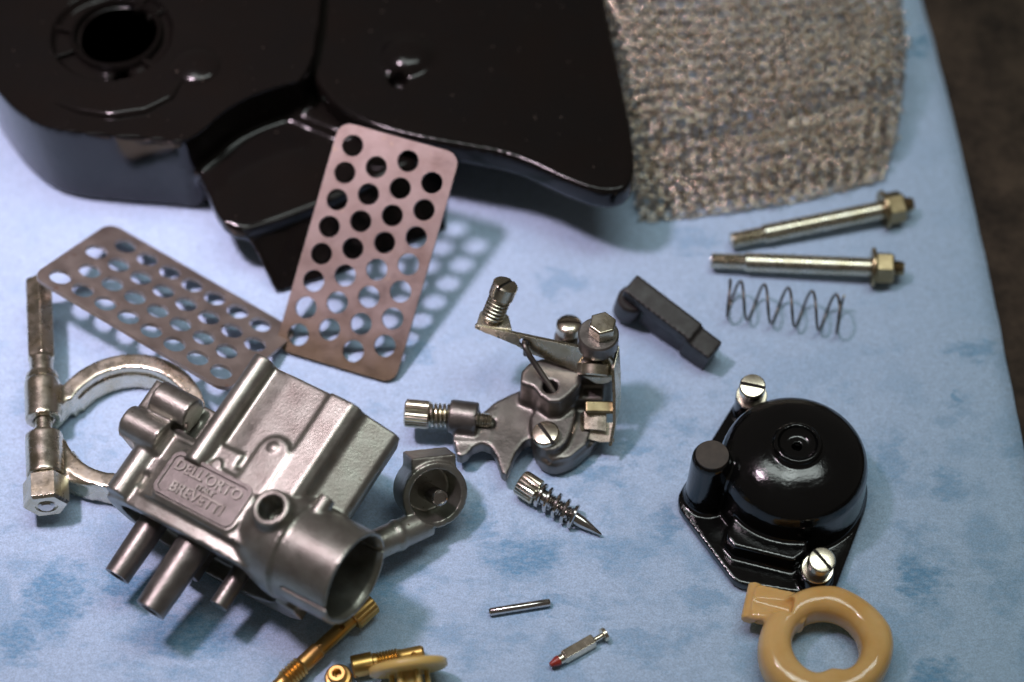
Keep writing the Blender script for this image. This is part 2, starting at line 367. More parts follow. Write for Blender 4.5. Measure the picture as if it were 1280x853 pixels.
def slab(top, th):
    n = len(top); a = sum(top[i-1][0]*top[i][1]-top[i][0]*top[i-1][1] for i in range(n))
    if a < 0: top = top[::-1]
    vs = [(x, y, z-th) for x, y, z in top]+list(top)
    c = Vector((sum(p[0] for p in top)/n, sum(p[1] for p in top)/n, sum(p[2] for p in top)/n))
    vs += [tuple(c-Vector((0, 0, th))), tuple(c)]
    fs = []
    for i in range(n):
        k = (i+1) % n; fs += [(i, k, n+k, n+i), (n+i, n+k, 2*n+1), (k, i, 2*n)]
    return MB().add(vs, fs)
wall = [(-69.0, 15.4), (-49.5, 23.2), (-19.1, 39.3), (-20.0, 92.2), (-84.2, 82.6)]
wtop = [(-77.3, 26.8), (-56.0, 35.5), (-28.3, 49.4), (-29.0, 78.7), (-86.6, 72.4)]
left_r = [(x if x < -62 else -62+(x+62)*0.25, y) for x, y in left]; bot = [(x, y+3.0) for x, y in left_r]
solids = [MB().prism(bot, 0.2, 36, top=left_r), slab(neck_t, 6.0), MB().prism(wall, 0.2, 17, top=wtop), MB().prism([(-94.1, 81.6), (-52.1, 59.8), (-19.1, 66.0), (-20.2, 134.4), (-85.7, 134.4)], 0.2, 22)]
cI = (-118.7, 85.8, 36.0); cI2 = (cI[0], cI[1])
cuts = [MB().lathe([(17.5, 33.2), (18.6, 40)], Matrix.Translation((cI2[0], cI2[1], 0)), 48),
        MB().lathe([(10.5, 12), (10.5, 40)], Matrix.Translation((cI2[0]+1.5, cI2[1]+1.5, 0)), 40),
        MB().cyl((cI2[0]+4, cI2[1]-14, 20), (cI2[0]+4, cI2[1]-14, 40), 2.6, 20)]
body = csg(solids, cuts, voxel=0.9, smooth=6)
build('case', body, 'enamel', ab, OA)
# embossed ring round the intake, clips and the stamped ridge
ring = MB().lathe([(12.2, 33), (12.2, 35.6), (12.9, 36.2), (13.6, 35.6), (13.6, 33)], Matrix.Translation((cI2[0]+1.0, cI2[1]+1, 0)), 48)
build('intake_ring', ring, 'enamel', ab, OA, angle=60)
for a in (168, 205, 318, 38, 62):
    c_, s_ = math.cos(R(a)), math.sin(R(a))
    cl = MB().box((-3.2, -0.8, 0), (3.0, 0.8, 2.2), fr((cI2[0]+15.4*c_, cI2[1]+15.4*s_, 32.8), (0, 0, 1), (c_, s_, 0)))
    build('intake_clip', cl, 'enamel', ab, OA, bevel=0.3)
rid = [Vector(p) for p in ((-132.4, 59.6, 35.6), (-125.0, 56.4, 35.8), (-115.6, 54.6, 35.8), (-106.5, 56.4, 35.8), (-99.5, 61.3, 35.8), (-96.4, 68.7, 35.6))]
pts = []
for i in range(len(rid)-1):
    for k in range(6): pts.append(rid[i].lerp(rid[i+1], k/6))
pts.append(rid[-1])
build('stamped_ridge', MB().tube(pts, [1.0+0.9*math.sin(math.pi*i/(len(pts)-1)) for i in range(len(pts))], 12), 'enamel', ab, OA, angle=60)
build('embossed_boss', MB().lathe([(8.0, 35.0), (7.4, 36.0), (5.5, 36.9), (3, 37.5), (0, 37.8)], Matrix.Translation(Vector((-99.5, 104.7, 0.0))*0+Vector(((-92.8, 73.3, 36.0)[0], (-92.8, 73.3, 36.0)[1], 0))), 40), 'enamel', ab, OA, angle=60)
lp = [Vector((-77.7, 26.0, 18.6)), Vector((-68.2, 29.1, 19.0)), Vector((-55.8, 35.2, 19.0)), Vector((-46.7, 40.2, 19.0))]
build('lip_bead', MB().tube(lp, 0.8, 10), 'enamel', ab, OA, angle=60)
# raised cover plate on the right
rim = [(-62.9, 123.8), (-64.5, 103.9), (-63.7, 89.4), (-60.2, 76.4), (-54.5, 65.6), (-46.7, 58.0), (-37.2, 53.2), (-25.5, 49.6), (-13.9, 47.0), (-1.8, 44.3), (6.4, 40.2), (14.9, 34.9), (23.2, 30.9), (29.6, 30.0), (33.8, 32.6), (35.6, 39.0), (34.9, 53.8), (31.4, 81.4), (27.4, 113.7), (22.8, 158.5), (-20.8, 187.7), (-53.2, 158.5)]
rimS = smooth_poly(rim, 2)
cx_ = sum(p[0] for p in rimS)/len(rimS); cy_ = sum(p[1] for p in rimS)/len(rimS)
def inset(poly, d):
    o_ = []; n_ = len(poly); sg = 1 if sum(poly[i-1][0]*poly[i][1]-poly[i][0]*poly[i-1][1] for i in range(n_)) > 0 else -1
    for i in range(n_):
        t = Vector(poly[(i+1) % n_])-Vector(poly[i-1]); t.normalize(); o_.append((poly[i][0]-t.y*d*sg, poly[i][1]+t.x*d*sg))
    return o_
bs = (-31.4, 82.2); hs = (-33.8, 73.0)
cov = csg([MB().prism(rimS, 22, 31)], [MB().prism(inset(rimS, 3.2), 30.0, 50, top=inset(rimS, 1.0))], voxel=0.9, smooth=6)
cov2 = csg([cov, MB().lathe([(8.6, 28.5), (8.0, 30.6), (6.0, 32.2), (3.5, 33.2), (0, 33.6)], Matrix.Translation((bs[0], bs[1], 0)), 40)],
           [MB().cyl((hs[0], hs[1], 25), (hs[0], hs[1], 50), 2.6, 20)], voxel=0.9, smooth=4)
build('cover_plate', cov2, 'enamel', ab, OA)
build('inner_wall', MB().prism([(-54.9, 92.2), (-9.9, 85.8), (15.2, 112.1), (16.0, 175.5), (-58.6, 175.5)], 0.3, 23), 'enamel', ab, OA, bevel=1.5)

# ---------------------------------------------------------------- knitted wire pad
def pad_point(s, t):
    """s across 0..1, t from back 0 to front 1"""
    back_l = Vector((18, 132, 24)); back_r = Vector((116, 132, 22))
    fl = Vector((37.6, 44.4, 2.0)); fr_ = Vector((113.8, 60.0, 3.0)); fm = Vector((69.4, 43.6, 1.5))
    L_ = back_l.lerp(fl, t); R_ = back_r.lerp(fr_, t)
    L_.x += 3.5*math.sin(math.pi*t)*(1 if t > .3 else t/.3); R_.x += 5.5*math.sin(math.pi*t)
    p = L_.lerp(R_, s)
    p.y -= 3.0*math.sin(math.pi*s)*t
    # arched over, dropping to the paper at the front, with a crease two thirds of the way
    h = 26*(1-t**2.2)+3.2
    h -= 2.2*math.exp(-((t-(0.80-0.10*s))/0.03)**2)
    h += 1.4*math.exp(-((t-(0.74-0.10*s))/0.05)**2)
    h -= 6.0*max(0, (s-0.86)/0.14)**2*(1-t) + 5.0*max(0, (0.10-s)/0.10)**2*(1-t)
    h += 1.8*noise.noise((s*4, t*4, 2.0))
    p.z = max(1.0, h)
    return p
def knit(layer, loops, rows, r, depth, seed):
    mb = MB(); rnd = random.Random(seed); npt = 18
    for j in range(rows):
        pts = []
        y0 = (j+0.5)/rows
        ph = rnd.uniform(-.15, .15)
        for i in range(loops*npt+1):
            tt = 2*math.pi*i/npt; q = i/npt
            jx = 0.35*noise.noise((q*0.35, j*0.6, seed)); jy = 0.5*noise.noise((q*0.4, j*0.5, seed+9))
            s = (q+0.30*math.sin(2*tt+ph)+jx)/loops; t = y0+(0.80*math.cos(tt)+jy)/rows
            s = min(max(s, -0.005), 1.005)
            p = pad_point(s, min(max(t, 0), 1.02))
            pts.append(p+Vector((0, 0.12*layer, 0.8*math.cos(2*tt)-depth+0.9*noise.noise((q*0.6, j*0.7, seed+4)))))
        for p in pts: p.z = max(p.z, 0.35)
        mb.tube(pts, r, 4)
    return mb
def strays(n, seed):
    mb = MB(); rnd = random.Random(seed)
    for _ in range(n):
        if rnd.random() < 0.65: s0, t0, d = rnd.uniform(0.02, 0.98), 1.0, Vector((rnd.uniform(-1, 1), -1, rnd.uniform(-.1, .5)))
        else: s0, t0, d = rnd.choice((0.0, 1.0)), rnd.uniform(0.3, 1), None
        if d is None: d = Vector((1 if s0 > .5 else -1, rnd.uniform(-1, 1), rnd.uniform(-.2, .5)))
        p = pad_point(s0, t0); d.normalize(); L_ = rnd.uniform(1.0, 3.2); c = Vector((rnd.uniform(-1, 1), rnd.uniform(-1, 1), rnd.uniform(-.3, .6)))
        pts = [p+d*L_*q+c*(L_*.5*math.sin(3*q)) for q in (-.5, -.2, .1, .4, .7, 1.0)]
        for q in pts: q.z = max(q.z, 0.4)
        mb.tube(pts, 0.22, 5)
    return mb
wp = thing('wire_mesh_pad', 'knitted steel wire mesh filter pad draped beside the black box', 'wire mesh', (74, 80, 0))
for k, (lo, ro, dp) in enumerate(((17, 21, 0.0), (16, 19, 2.8), (18, 21, 5.2))):
    o = build('knitted_layer', knit(k, lo, ro, 0.285, dp, 11+k*7), 'mesh', wp, (74, 80, 0), angle=180); o['kind'] = 'stuff'

o = build('stray_wire', strays(70, 5), 'mesh', wp, (74, 80, 0), angle=180); o['kind'] = 'stuff'

# ---------------------------------------------------------------- perforated plates
PW, PL = 36.7, 68.0
plate = MB().prism(rrect(-PW/2, -PL/2, PW/2, PL/2, 4.0), -0.6, 0.6)
hl = MB()
for ci, x in enumerate((5.6, 14.05, 22.5, 30.95)):
    n_, y0 = (8, 5.9) if ci % 2 == 0 else (7, 10.0)
    for i in range(n_): hl.cyl((x-PW/2, y0+8.05*i-PL/2, -3), (x-PW/2, y0+8.05*i-PL/2, 3), 3.15, 28)
plate = csg([plate], [hl])
def plate_frame(c0, c1, c2):
    """c0 the corner where x and y start, c1 the end of the short side, c2 the end of the long side"""
    c0, c1, c2 = Vector(c0), Vector(c1), Vector(c2)
    y = (c2-c0).normalized(); x = (c1-c0); x = (x-y*x.dot(y)).normalized(); z = x.cross(y)
    m = Matrix((x, y, z)).transposed().to_4x4(); m.translation = (c0+c0+(c1-c0)+(c2-c0))/2; return m
ma = plate_frame((-49.4, 50.1, 38.0), (-14.3, 38.7, 38.0), (-68.3, -3.5, 0.8))
pa = build('perforated_plate', plate, 'perf', None, bevel=0.28, angle=30)
ma.translation = ma.translation*K; pa.matrix_world = ma
tag(pa, 'coppery perforated metal plate leaning against the black filter box', 'perforated plate', 'perforated filter plates')
mb_ = plate_frame((-134.3, 10.2, 18.0), (-120.6, 36.9, 6.0), (-77.6, -25.3, 13.5))
pb_ = build('perforated_plate', plate, 'perfdull', None, bevel=0.28, angle=30)
mb_.translation = mb_.translation*K; pb_.matrix_world = mb_
tag(pb_, 'dull grey perforated metal plate lying tilted on the plated clamp', 'perforated plate', 'perforated filter plates')

# ---------------------------------------------------------------- plated clamp
cl = thing('pipe_clamp', 'yellow plated ring clamp with long hexagonal nut and bolt', 'clamp', (-108, -34, 0)); OC = (-108, -34, 0)
rc = Vector((-106.7, -32.8, 5.0)); ri, ro = 17.2, 22.0
def cap_ring(r0, r1, z0, z1, a0, a1, n=64):
    poly = circle((rc.x, rc.y), r1, n, a0, a1)+circle((rc.x, rc.y), r0, n, a1, a0)
    return MB().prism(poly, z0, z1)
A0, A1 = 192, 520
bolt_a = Vector((-136.3, 13.3, 11.0)); bolt_b = Vector((-125.9, -58.7, 9.0)); bd = (bolt_b-bolt_a).normalized()
def onb(px_t): return bolt_a.lerp(bolt_b, px_t)
ringb = [cap_ring(ri, ro, 0.3, 10.0, -158, 158), cap_ring(ri-0.9, ri+1, 0.3, 7.2, -150, 150)]
u1, u2 = onb(.47), onb(.645)
l1, l2 = onb(.71), onb(.895)
ringb += [MB().cyl(u1, u2, 5.0, 32), MB().cyl(l1, l2, 5.2, 32)]
ringb += [MB().prism([(u1.x+2, u1.y-1), (u2.x+2, u2.y+1), (rc.x-ri-1.0, rc.y+4.5), (rc.x-ri+2.5, rc.y+11)], 2.0, 10),
          MB().prism([(l1.x+2, l1.y-1.5), (l2.x+2, l2.y+0.5), (rc.x-8, rc.y-ro+0.8), (rc.x-ri+6, rc.y-ri+3), (rc.x-ri-2, rc.y-5)], 1.0, 9.2)]
band = csg(ringb, [MB().cyl(onb(-.2), onb(1.2), 2.6, 20)], voxel=0.45, smooth=4)
build('clamp_band', band, 'plated', cl, OC)
build('bolt_shaft', MB().cyl(onb(.36), onb(.96), 2.4, 24), 'plated', cl, OC)
build('collar', MB().lathe([(3.1, 0), (3.3, .3), (3.3, 6.0), (4.4, 6.3), (4.6, 7.6), (4.2, 8.2)], fr(onb(.355), bd), 32), 'plated', cl, OC, angle=30)
build('long_nut', MB().lathe([(3.7, 0), (4.15, .6), (4.15, 26.5), (3.5, 27.2)], fr(onb(0.0), bd, (0.2, 0, 1)), 6), 'plated', cl, OC, bevel=0.3)
nut = csg([MB().lathe([(5.4, 0), (6.2, .7), (6.2, 7.8), (5.5, 8.6)], fr(onb(.90), bd, (0.5, 0, 0.87)), 6)], [MB().lathe([(3.1, 8.2), (3.1, 12)], fr(onb(.90), bd), 24)])
nn_ = build('hex_nut', nut, 'plated', cl, OC, bevel=0.25)
build('bolt_end', MB().lathe([(2.3, 0), (2.3, 8.6), (1.8, 9.0)], fr(onb(.90), bd), 24), 'steel', cl, OC)

# ---------------------------------------------------------------- carburettor body
co, cxv, cyv, czv = ((-79.5729, -70.2365, 36.0), (0.8312, -0.5403, 0.1311), (0.514, 0.8366, 0.1894), (-0.212, -0.09, 0.9731))
CM = Matrix((cxv, cyv, czv)).transposed().to_4x4(); CM.translation = Vector(co)
cb = thing('carburettor', 'grey cast zinc carburettor body with maker plate lying on the paper', 'carburettor', m=CM)
def cy(x, z, y0, y1, r, n=32, r2=None): return MB().cyl((x, y0, z), (x, y1, z), r, n, r2)
YA = Matrix(((1, 0, 0, 0), (0, 0, 1, 0), (0, 1, 0, 0), (0, 0, 0, 1)))       # prism axis along y (section given as x, z)
sec = [(-10, -9), (-8.6, -4), (-4, -2.4), (2, -1.9), (14.9, -1.9), (15.1, -0.5), (22.3, -0.7), (24.2, -2.2), (25.0, -5.0), (33.4, -9.2), (34.2, -11.0), (30.5, -20), (24, -29), (-5, -29), (-10, -25)]
fl_out = smooth_poly([(-29, -8), (-22, -3.6), (-8, -3.0), (10, -3.4), (22, -5.5), (29.5, -12), (28, -24), (16, -33), (-4, -35.5), (-20, -31), (-29, -20)], 2)
fl_in = [(x*0.86+0.2, (z+18)*0.80-18.6) for x, z in fl_out]
mid = smooth_poly([(-24, -8), (-15, -1.2), (0, -0.9), (16, -0.9), (25, -4), (29, -14), (26, -24), (10, -30), (-12, -29), (-24, -20)], 1)
solids = [MB().prism(sec, 6, 38.6, YA),
          MB().prism([(x*0.97, z) for x, z in mid], -8.0, 9, YA),
          MB().prism(fl_out, -12.0, -6.5, YA),
          MB().prism(smooth_poly([(-6, -20), (30, -18), (31, -31), (10, -35), (-6, -34)], 1), -13.0, 8, YA), MB().cyl((8, -4, -24), (36, -3, -22), 9.5, 32, 7.5),
          cy(-7.0, -1.2, 5, 38.8, 3.2), cy(-23.0, -5.0, -11, 6, 3.9),
          MB().box((-21, -2, -14), (-8, 12, -3)),
          MB().box((-32.0, 3.0, -15), (-18.5, 21, -1.8)),
          MB().cyl((-31.5, 7.4, -1.6), (-19.5, 7.4, -2.4), 4.6, 32), MB().cyl((-28.0, 16.8, -1.6), (-16.5, 16.8, -2.6), 4.8, 32),
          MB().box((-19, 9, -16), (-8, 22, -8)),
          MB().lathe([(10.6, 6.0), (11.0, 14.0), (12.6, 19), (13.5, 24), (13.9, 27.5)], fr((0, 0, -11.5), (1, 0, 0)), 48), MB().cyl((24, 0, -11.5), (45, 0, -11.5), 12.9, 56),
          MB().cyl((22, 2.8, -10), (22, 2.8, 5.0), 6.3, 40, 5.1),
          MB().cyl((29.8, 5, -3.6), (29.8, 13.5, -3.6), 2.4, 24),
          MB().prism([(6.2, 5), (15.2, 5)]+circle((10.7, 17.2), 4.5, 16, 0, 180), -3, -0.1),
          MB().cyl((10.2, 18.2, -1), (10.2, 18.2, 0.35), 1.1, 16),
          MB().box((-3.5, 6, -4), (3.5, 13.2, -0.9)), MB().cyl((-1.0, 7.4, -3), (-1.0, 7.4, 0.0), 1.5, 16),
          MB().prism(rrect(-13.6, -7.0, 13.6, 7.0, 2.5), -3, -0.35),
          cy(-15.2, -14.5, -28, -6, 3.6, 32, 4.0), cy(0.0, -12.4, -32, -6, 4.2, 32, 5.0), cy(12.5, -19, -21.5, -6, 2.6, 24), cy(-4, -26, -17, -6, 3.2, 24)]
ring_slit = Matrix.Translation((0, 0, -11.5)) @ Matrix.Rotation(R(-24), 4, 'X')
cuts = [MB().prism(fl_in, -14, -8.2, YA),
        MB().cyl((23, 0, -11.5), (60, 0, -11.5), 11.2, 56), MB().cyl((6, 0, -12.5), (30, 0, -12.5), 8.6, 48), MB().cyl((43.6, 0, -11.5), (46, 0, -11.5), 11.3, 56, 12.5),
        MB().box((31, -30, -0.55), (60, 30, 0.55), ring_slit),
        MB().cyl((22, 2.8, -3.5), (22, 2.8, 9), 3.3, 32), MB().cyl((22, 2.8, -9), (22, 2.8, 0), 1.3, 20),
        MB().prism([(-4, -7), (19, -7), (28, -12.5), (26, -19), (21, -25), (-4, -25)], 12, 50, YA),
        cy(-7.0, -1.2, 30, 50, 1.6, 20),
        MB().cyl((-21.5, 12.3, -2.5), (-12, 12.3, -2.5), 1.7, 20)]
post_holes = [MB().cyl((-15.2, -35, -14.5), (-15.2, -20, -14.5), 2.2, 24), MB().cyl((0, -40, -12.4), (0, -24, -12.4), 2.4, 24)]
cbody = csg(solids[:-4], cuts, voxel=0.42, smooth=3)
build('cast_body', cbody, 'zinc', cb)
for i, (s_, h_) in enumerate(zip(solids[-4:], post_holes+[None, None])):
    pst = csg([s_], [h_] if h_ else [])
    build('bowl_post', pst, 'zincdark', cb, bevel=0.35)  # same casting as the body, darker colour paints in the shade on the posts
# maker plate: raised frame and letters
pf_ = csg([MB().prism(rrect(-13.0, -6.3, 13.0, 6.3, 2.2), -0.6, 0.45)], [MB().prism(rrect(-11.9, -5.2, 11.9, 5.2, 1.5), -0.15, 3)])
plt = build('maker_plate', pf_, 'zincdark', cb, bevel=0.22)
def text(body_, size, x, y, z, parent, name='lettering', ext=0.30, sx=1.0):
    cu = bpy.data.curves.new(name, 'FONT'); cu.body = body_; cu.size = size; cu.extrude = ext; cu.align_x = 'CENTER'; cu.align_y = 'CENTER'; cu.resolution_u = 3
    cu.bevel_depth = 0.05; cu.bevel_resolution = 0; cu.offset = 0.05
    ob = bpy.data.objects.new('tmp', cu); C.objects.link(ob)
    dg = bpy.context.evaluated_depsgraph_get(); dg.update(); me = bpy.data.meshes.new_from_object(ob.evaluated_get(dg))
    q = MB(); q.add([(v.co.x*sx+x, v.co.y+y, v.co.z+z) for v in me.vertices], [tuple(p.vertices) for p in me.polygons])
    bpy.data.objects.remove(ob); bpy.data.curves.remove(cu); bpy.data.meshes.remove(me)
    return build(name, q, 'zinc', parent)
text("DELL'ORTO", 4.2, 0, 2.7, 0.0, plt, sx=0.98)
text("ITALY", 2.0, 1.0, -0.2, 0.0, plt, sx=1.1)
text("BREVETTI", 4.2, 0, -3.0, 0.0, plt, sx=0.98)
# fuel inlet cup on its arm
cup_w = Vector((-20.4, -60.1, 15.0)); ci_ = CM.inverted()
axis_w = Vector((0.36, -0.21*0.829-0.91*0.559, -0.21*0.559+0.91*0.829)).normalized()
cupc = ci_ @ cup_w; cax = (ci_.to_3x3() @ axis_w).normalized()
CF = fr(cupc, cax, ci_.to_3x3() @ Vector((1, 0, 0)))
arm_w0 = Vector((-22.6, -64.6, 9.0)); arm_w1 = Vector((-42.3, -77.2, 13.0))
solids = [MB().lathe([(7.6, -12), (9.0, -9.5), (9.3, -2), (9.2, 0)], CF, 48), MB().box((-6.2, 3.5, -9.5), (6.4, 10.6, -1.2), CF),
          MB().cyl(ci_ @ arm_w0, ci_ @ arm_w1, 4.0, 32, 4.3), MB().cyl(ci_ @ arm_w0.lerp(arm_w1, .38), ci_ @ arm_w0.lerp(arm_w1, .44), 4.5, 32)]
cupm = csg(solids, [MB().lathe([(6.6, -8.5), (7.2, -1), (7.5, 4)], CF, 48)], voxel=0.4, smooth=3)
fi = build('fuel_inlet_cup', cupm, 'zinc', cb)
build('stud', MB().lathe([(2.3, -9), (2.3, 3.4), (2.1, 3.7)] + [(2.0, 3.9), (1.5, 4.1), (1.45, 3.5), (0, 3.4)], CF @ Matrix.Rotation(R(-6), 4, 'X'), 32), 'steel', fi)

# ---------------------------------------------------------------- slotted screw helper
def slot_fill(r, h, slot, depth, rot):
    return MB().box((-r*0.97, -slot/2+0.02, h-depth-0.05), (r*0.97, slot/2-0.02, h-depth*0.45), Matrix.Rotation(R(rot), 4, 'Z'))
def slot_head(r, h, slot=0.9, depth=1.0, dome=0.5, n=32, rot=0.0):
    hd = MB().lathe([(r-0.3, 0), (r, 0.3), (r, h-0.5), (r-0.35, h-0.1), (r*0.55, h+dome*0.7), (0, h+dome)], None, n)
    return csg([hd], [MB().box((-r*1.5, -slot/2, h-depth), (r*1.5, slot/2, h+3), Matrix.Rotation(R(rot), 4, 'Z'))])
def xf(mb, m):
    q = MB(); return q.add(mb.v, mb.f, m)
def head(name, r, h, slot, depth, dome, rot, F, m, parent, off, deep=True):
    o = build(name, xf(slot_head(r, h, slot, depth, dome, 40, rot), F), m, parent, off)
    build('slot', xf(slot_fill(r, h, slot, depth, rot), F), 'slotshade', o if deep and parent.parent is None else parent, off)  # dark strip on the slot floor paints its shade in, so it reads black
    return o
def thread(r, z0, z1, pitch=0.8, dr=0.22):
    o = [(r-dr, z0)]; z = z0
    while z+pitch <= z1: o += [(r, z+pitch*0.5), (r-dr, z+pitch)]; z += pitch
    return o

# ---------------------------------------------------------------- throttle cover with choke lever
lv = thing('throttle_cover', 'grey cast throttle cover with plated lever, linkage and adjusting screws', 'throttle cover', (8, -30, 0)); OL = (8, -30, 0)
star = [(-15.3, -35.7), (-15.7, -39.8), (-15.4, -42.7), (-14.1, -43.7), (-12.3, -42.7), (-10.8, -40.6), (-8.2, -39.6), (-5.7, -40.6), (-4.4, -43.2), (-3.5, -46.5), (-2.8, -49.0), (-1.5, -49.3), (-0.4, -46.7), (1.1, -42.1), (3.3, -38.8), (5.3, -37.8), (7.9, -41.4), (11.0, -45.0), (15.8, -43.9), (20.3, -39.8), (22.6, -33.1), (21.3, -22.5), (19.9, -9.1), (13.7, -3.6), (11.3, -11.8), (7.2, -19.9), (0.0, -23.1), (-4.9, -26.0), (-7.6, -28.9), (-11.1, -32.0)]
plate_top = [(x, y) for x, y in star]
lobe = [(5.4, -28.6), (5.3, -38.0), (7.1, -42.9), (11.0, -45.7), (15.9, -44.4), (21.0, -40.1), (24.9, -35.1), (26.4, -28.6), (22.6, -17.9), (13.5, -20.6)]
lobe2 = [(5.3, -31.0), (5.3, -37.5), (7.0, -42.2), (10.5, -44.0), (14.5, -41.7), (16.7, -36.2), (18.2, -28.4), (11.1, -25.0)]
towr = [(2.2, -26.5), (2.6, -22.8), (5.3, -19.6), (11.1, -18.0), (16.8, -18.0), (19.4, -21.2), (18.9, -27.0), (15.8, -30.6), (13.1, -33.0), (10.1, -33.0), (7.4, -30.6), (5.7, -28.0), (4.0, -27.5)]
post_c = Vector((23.5, -19.2, 31.0)); pc = (post_c.x, post_c.y)
solids = [MB().prism(plate_top, 3.6, 8.2), MB().prism(smooth_poly(lobe, 1), 0.6, 5.6), MB().prism(smooth_poly(lobe2, 1), 4, 11.2),
          MB().prism(towr, 5, 19.3), MB().box((pc[0]-4.6, pc[1]-4.6, 4), (pc[0]+4.6, pc[1]+4.2, 24)), MB().cyl((pc[0], pc[1], 18), (pc[0], pc[1], 27), 5.0, 36),
          MB().box((pc[0]-12, pc[1]-9, 5), (pc[0]+2, pc[1]+4, 13.0))]
bs_a = Vector((-17.3, -31.4, 9.5)); bs_b = Vector((-9.5, -32.5, 9.5)); bx = (bs_b-bs_a).normalized()
solids += [MB().cyl(bs_a, bs_b, 4.7, 36), MB().prism([(-16.4, -33.0), (-16.3, -39.2), (-6.2, -39.2), (-4.5, -28.5), (-8.9, -29.8)], 3.6, 8.4)]
hole_p = Vector((10.5, -28.0, 19.0))
back_s = Vector((16.0, -6.2, 15.0))
solids += [MB().cyl((back_s.x, back_s.y, 4), (back_s.x, back_s.y, 11), 4.2, 28), MB().prism([(back_s.x-4, back_s.y+2), (back_s.x+4, back_s.y+2), (pc[0]-2, pc[1]-6), (pc[0]-12, pc[1]-10)], 3.6, 9)]
lcast = csg(solids, [MB().cyl((hole_p.x, hole_p.y, 9), (hole_p.x, hole_p.y, 30), 2.1, 24), MB().cyl(bs_a-bx*3, bs_b+bx*5, 2.2, 24), MB().cyl((back_s.x, back_s.y, 8), (back_s.x, back_s.y, 30), 1.8, 20)], voxel=0.42, smooth=4)
build('cast_cover', lcast, 'zincdark', lv, OL)
# idle screw on the left
ia = Vector((-29.7, -30.4, 9.5)); ib = Vector((-6.0, -33.0, 9.5)); iz = (ib-ia).normalized()
sw = build('idle_screw', MB().lathe([(2.0, 6.5)]+thread(2.1, 6.6, 23.4, 0.7, 0.2)+[(1.5, 24.2)], fr(ia, iz), 24), 'plated', lv, OL)
build('knurled_head', MB().lathe([(3.3, 0), (3.9, .5), (3.9, 6.6), (3.5, 7.0)], fr(ia, iz), 56, 0.05), 'nickel', sw, OL)
build('spring', MB().tube(helix(ia+iz*7.2, bs_a, 3.0, 4.3, 20), 0.5, 8), 'plated', sw, OL)
# lever strip
ltop0, ltop1 = Vector((-9.5, -12.8, 27.0)), Vector((23.6, -21.6, 27.5))
dn = Vector((0.02, -0.35, -0.94)).normalized(); lx = (ltop1-ltop0).normalized(); ln = lx.cross(dn).normalized(); Ll = (ltop1-ltop0).length
LM = Matrix((lx, dn, ln)).transposed().to_4x4(); LM.translation = ltop0
prof = [(-0.6, 0.0), (Ll, 0.0)]+[(Ll-0.5+5.6*math.sin(R(a)), 5.4-5.6*math.cos(R(a))) for a in range(20, 181, 20)]+[(Ll-9, 7.6), (15, 5.6), (11, 3.8), (-0.6, 1.0)]
lever = csg([MB().prism(prof, -0.6, 0.6, LM)], [MB().cyl(LM @ Vector((13.4, 2.4, -4)), LM @ Vector((13.4, 2.4, 4)), 1.5, 20)])
lever = build('lever', lever, 'plated', lv, OL, bevel=0.15)
tabp = [Vector((-9.9, -13.3, 27.0)), Vector((0.0, -14.6, 27.0)), Vector((-0.9, -10.1, 27.0)), Vector((-2.9, -7.9, 27.0)), Vector((-6.2, -7.1, 27.0)), Vector((-8.8, -8.7, 27.0))]
build('lever_tab', MB().prism([(p.x, p.y) for p in tabp], 26.3, 27.4), 'plated', lever, OL, bevel=0.2)
sa = Vector((-5.7, -11.2, 27.4)); sz = Vector((0.33, 0.33, 0.88)).normalized()
asx = build('adjusting_screw', MB().lathe([(1.6, -4)]+thread(1.8, -3.8, 8.5, 0.6, 0.2), fr(sa, sz), 20), 'plated', lever, OL)
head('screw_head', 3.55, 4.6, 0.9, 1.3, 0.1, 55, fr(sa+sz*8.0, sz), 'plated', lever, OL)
build('spring', MB().tube(helix(sa+sz*0.5, sa+sz*8.0, 2.75, 6.2, 20), 0.46, 8), 'plated', lever, OL)
# hooked link rod
rod = [LM @ Vector((13.4, 4.2, 1.9)), LM @ Vector((13.4, 3.2, 1.8)), LM @ Vector((13.4, 2.4, 1.3)), LM @ Vector((13.4, 2.4, 0)), LM @ Vector((13.6, 2.3, -1.4)), LM @ Vector((14.2, 2.8, -2.3))]
p_end = Vector((hole_p.x, hole_p.y, 19)); p_in = p_end+(p_end-(LM @ Vector((15.5, 5.0, -2.6)))).normalized()*5
link = MB().tube([LM @ Vector((13.2, 8.2, 1.9)), LM @ Vector((13.3, 5.5, 1.9))]+rod+[(LM @ Vector((15.5, 5.0, -2.6))), p_end.lerp(LM @ Vector((15.5, 5.0, -2.6)), .5), p_end, p_in], 0.85, 12)
build('link_rod', link, 'darksteel', lv, OL, angle=60)
# post head: washer, hex bolt, pivot screw
build('washer', MB().lathe([(5.3, 26.8), (5.6, 27.2), (5.6, 31.8), (5.2, 32.2)], Matrix.Translation((pc[0], pc[1], 0)), 40), 'zincdark', lv, OL)
build('hex_bolt', MB().lathe([(3.6, 32.1), (3.9, 32.4), (3.9, 36.2), (3.5, 36.6)], Matrix.Translation((pc[0]+1, pc[1]+0.6, 0)) @ Matrix.Rotation(R(18), 4, 'Z'), 6), 'plated', lv, OL, bevel=0.2)
pvz = Vector((-0.08, -0.86, -0.5)).normalized(); pv_ = LM @ Vector((Ll-1.0, 5.2, 0.4))
if pvz.dot(ln) < 0: pvz_s = -1
head('pivot_screw', 4.9, 3.4, 1.0, 1.2, 0.2, 10, fr(pv_, pvz), 'plated', lv, OL)
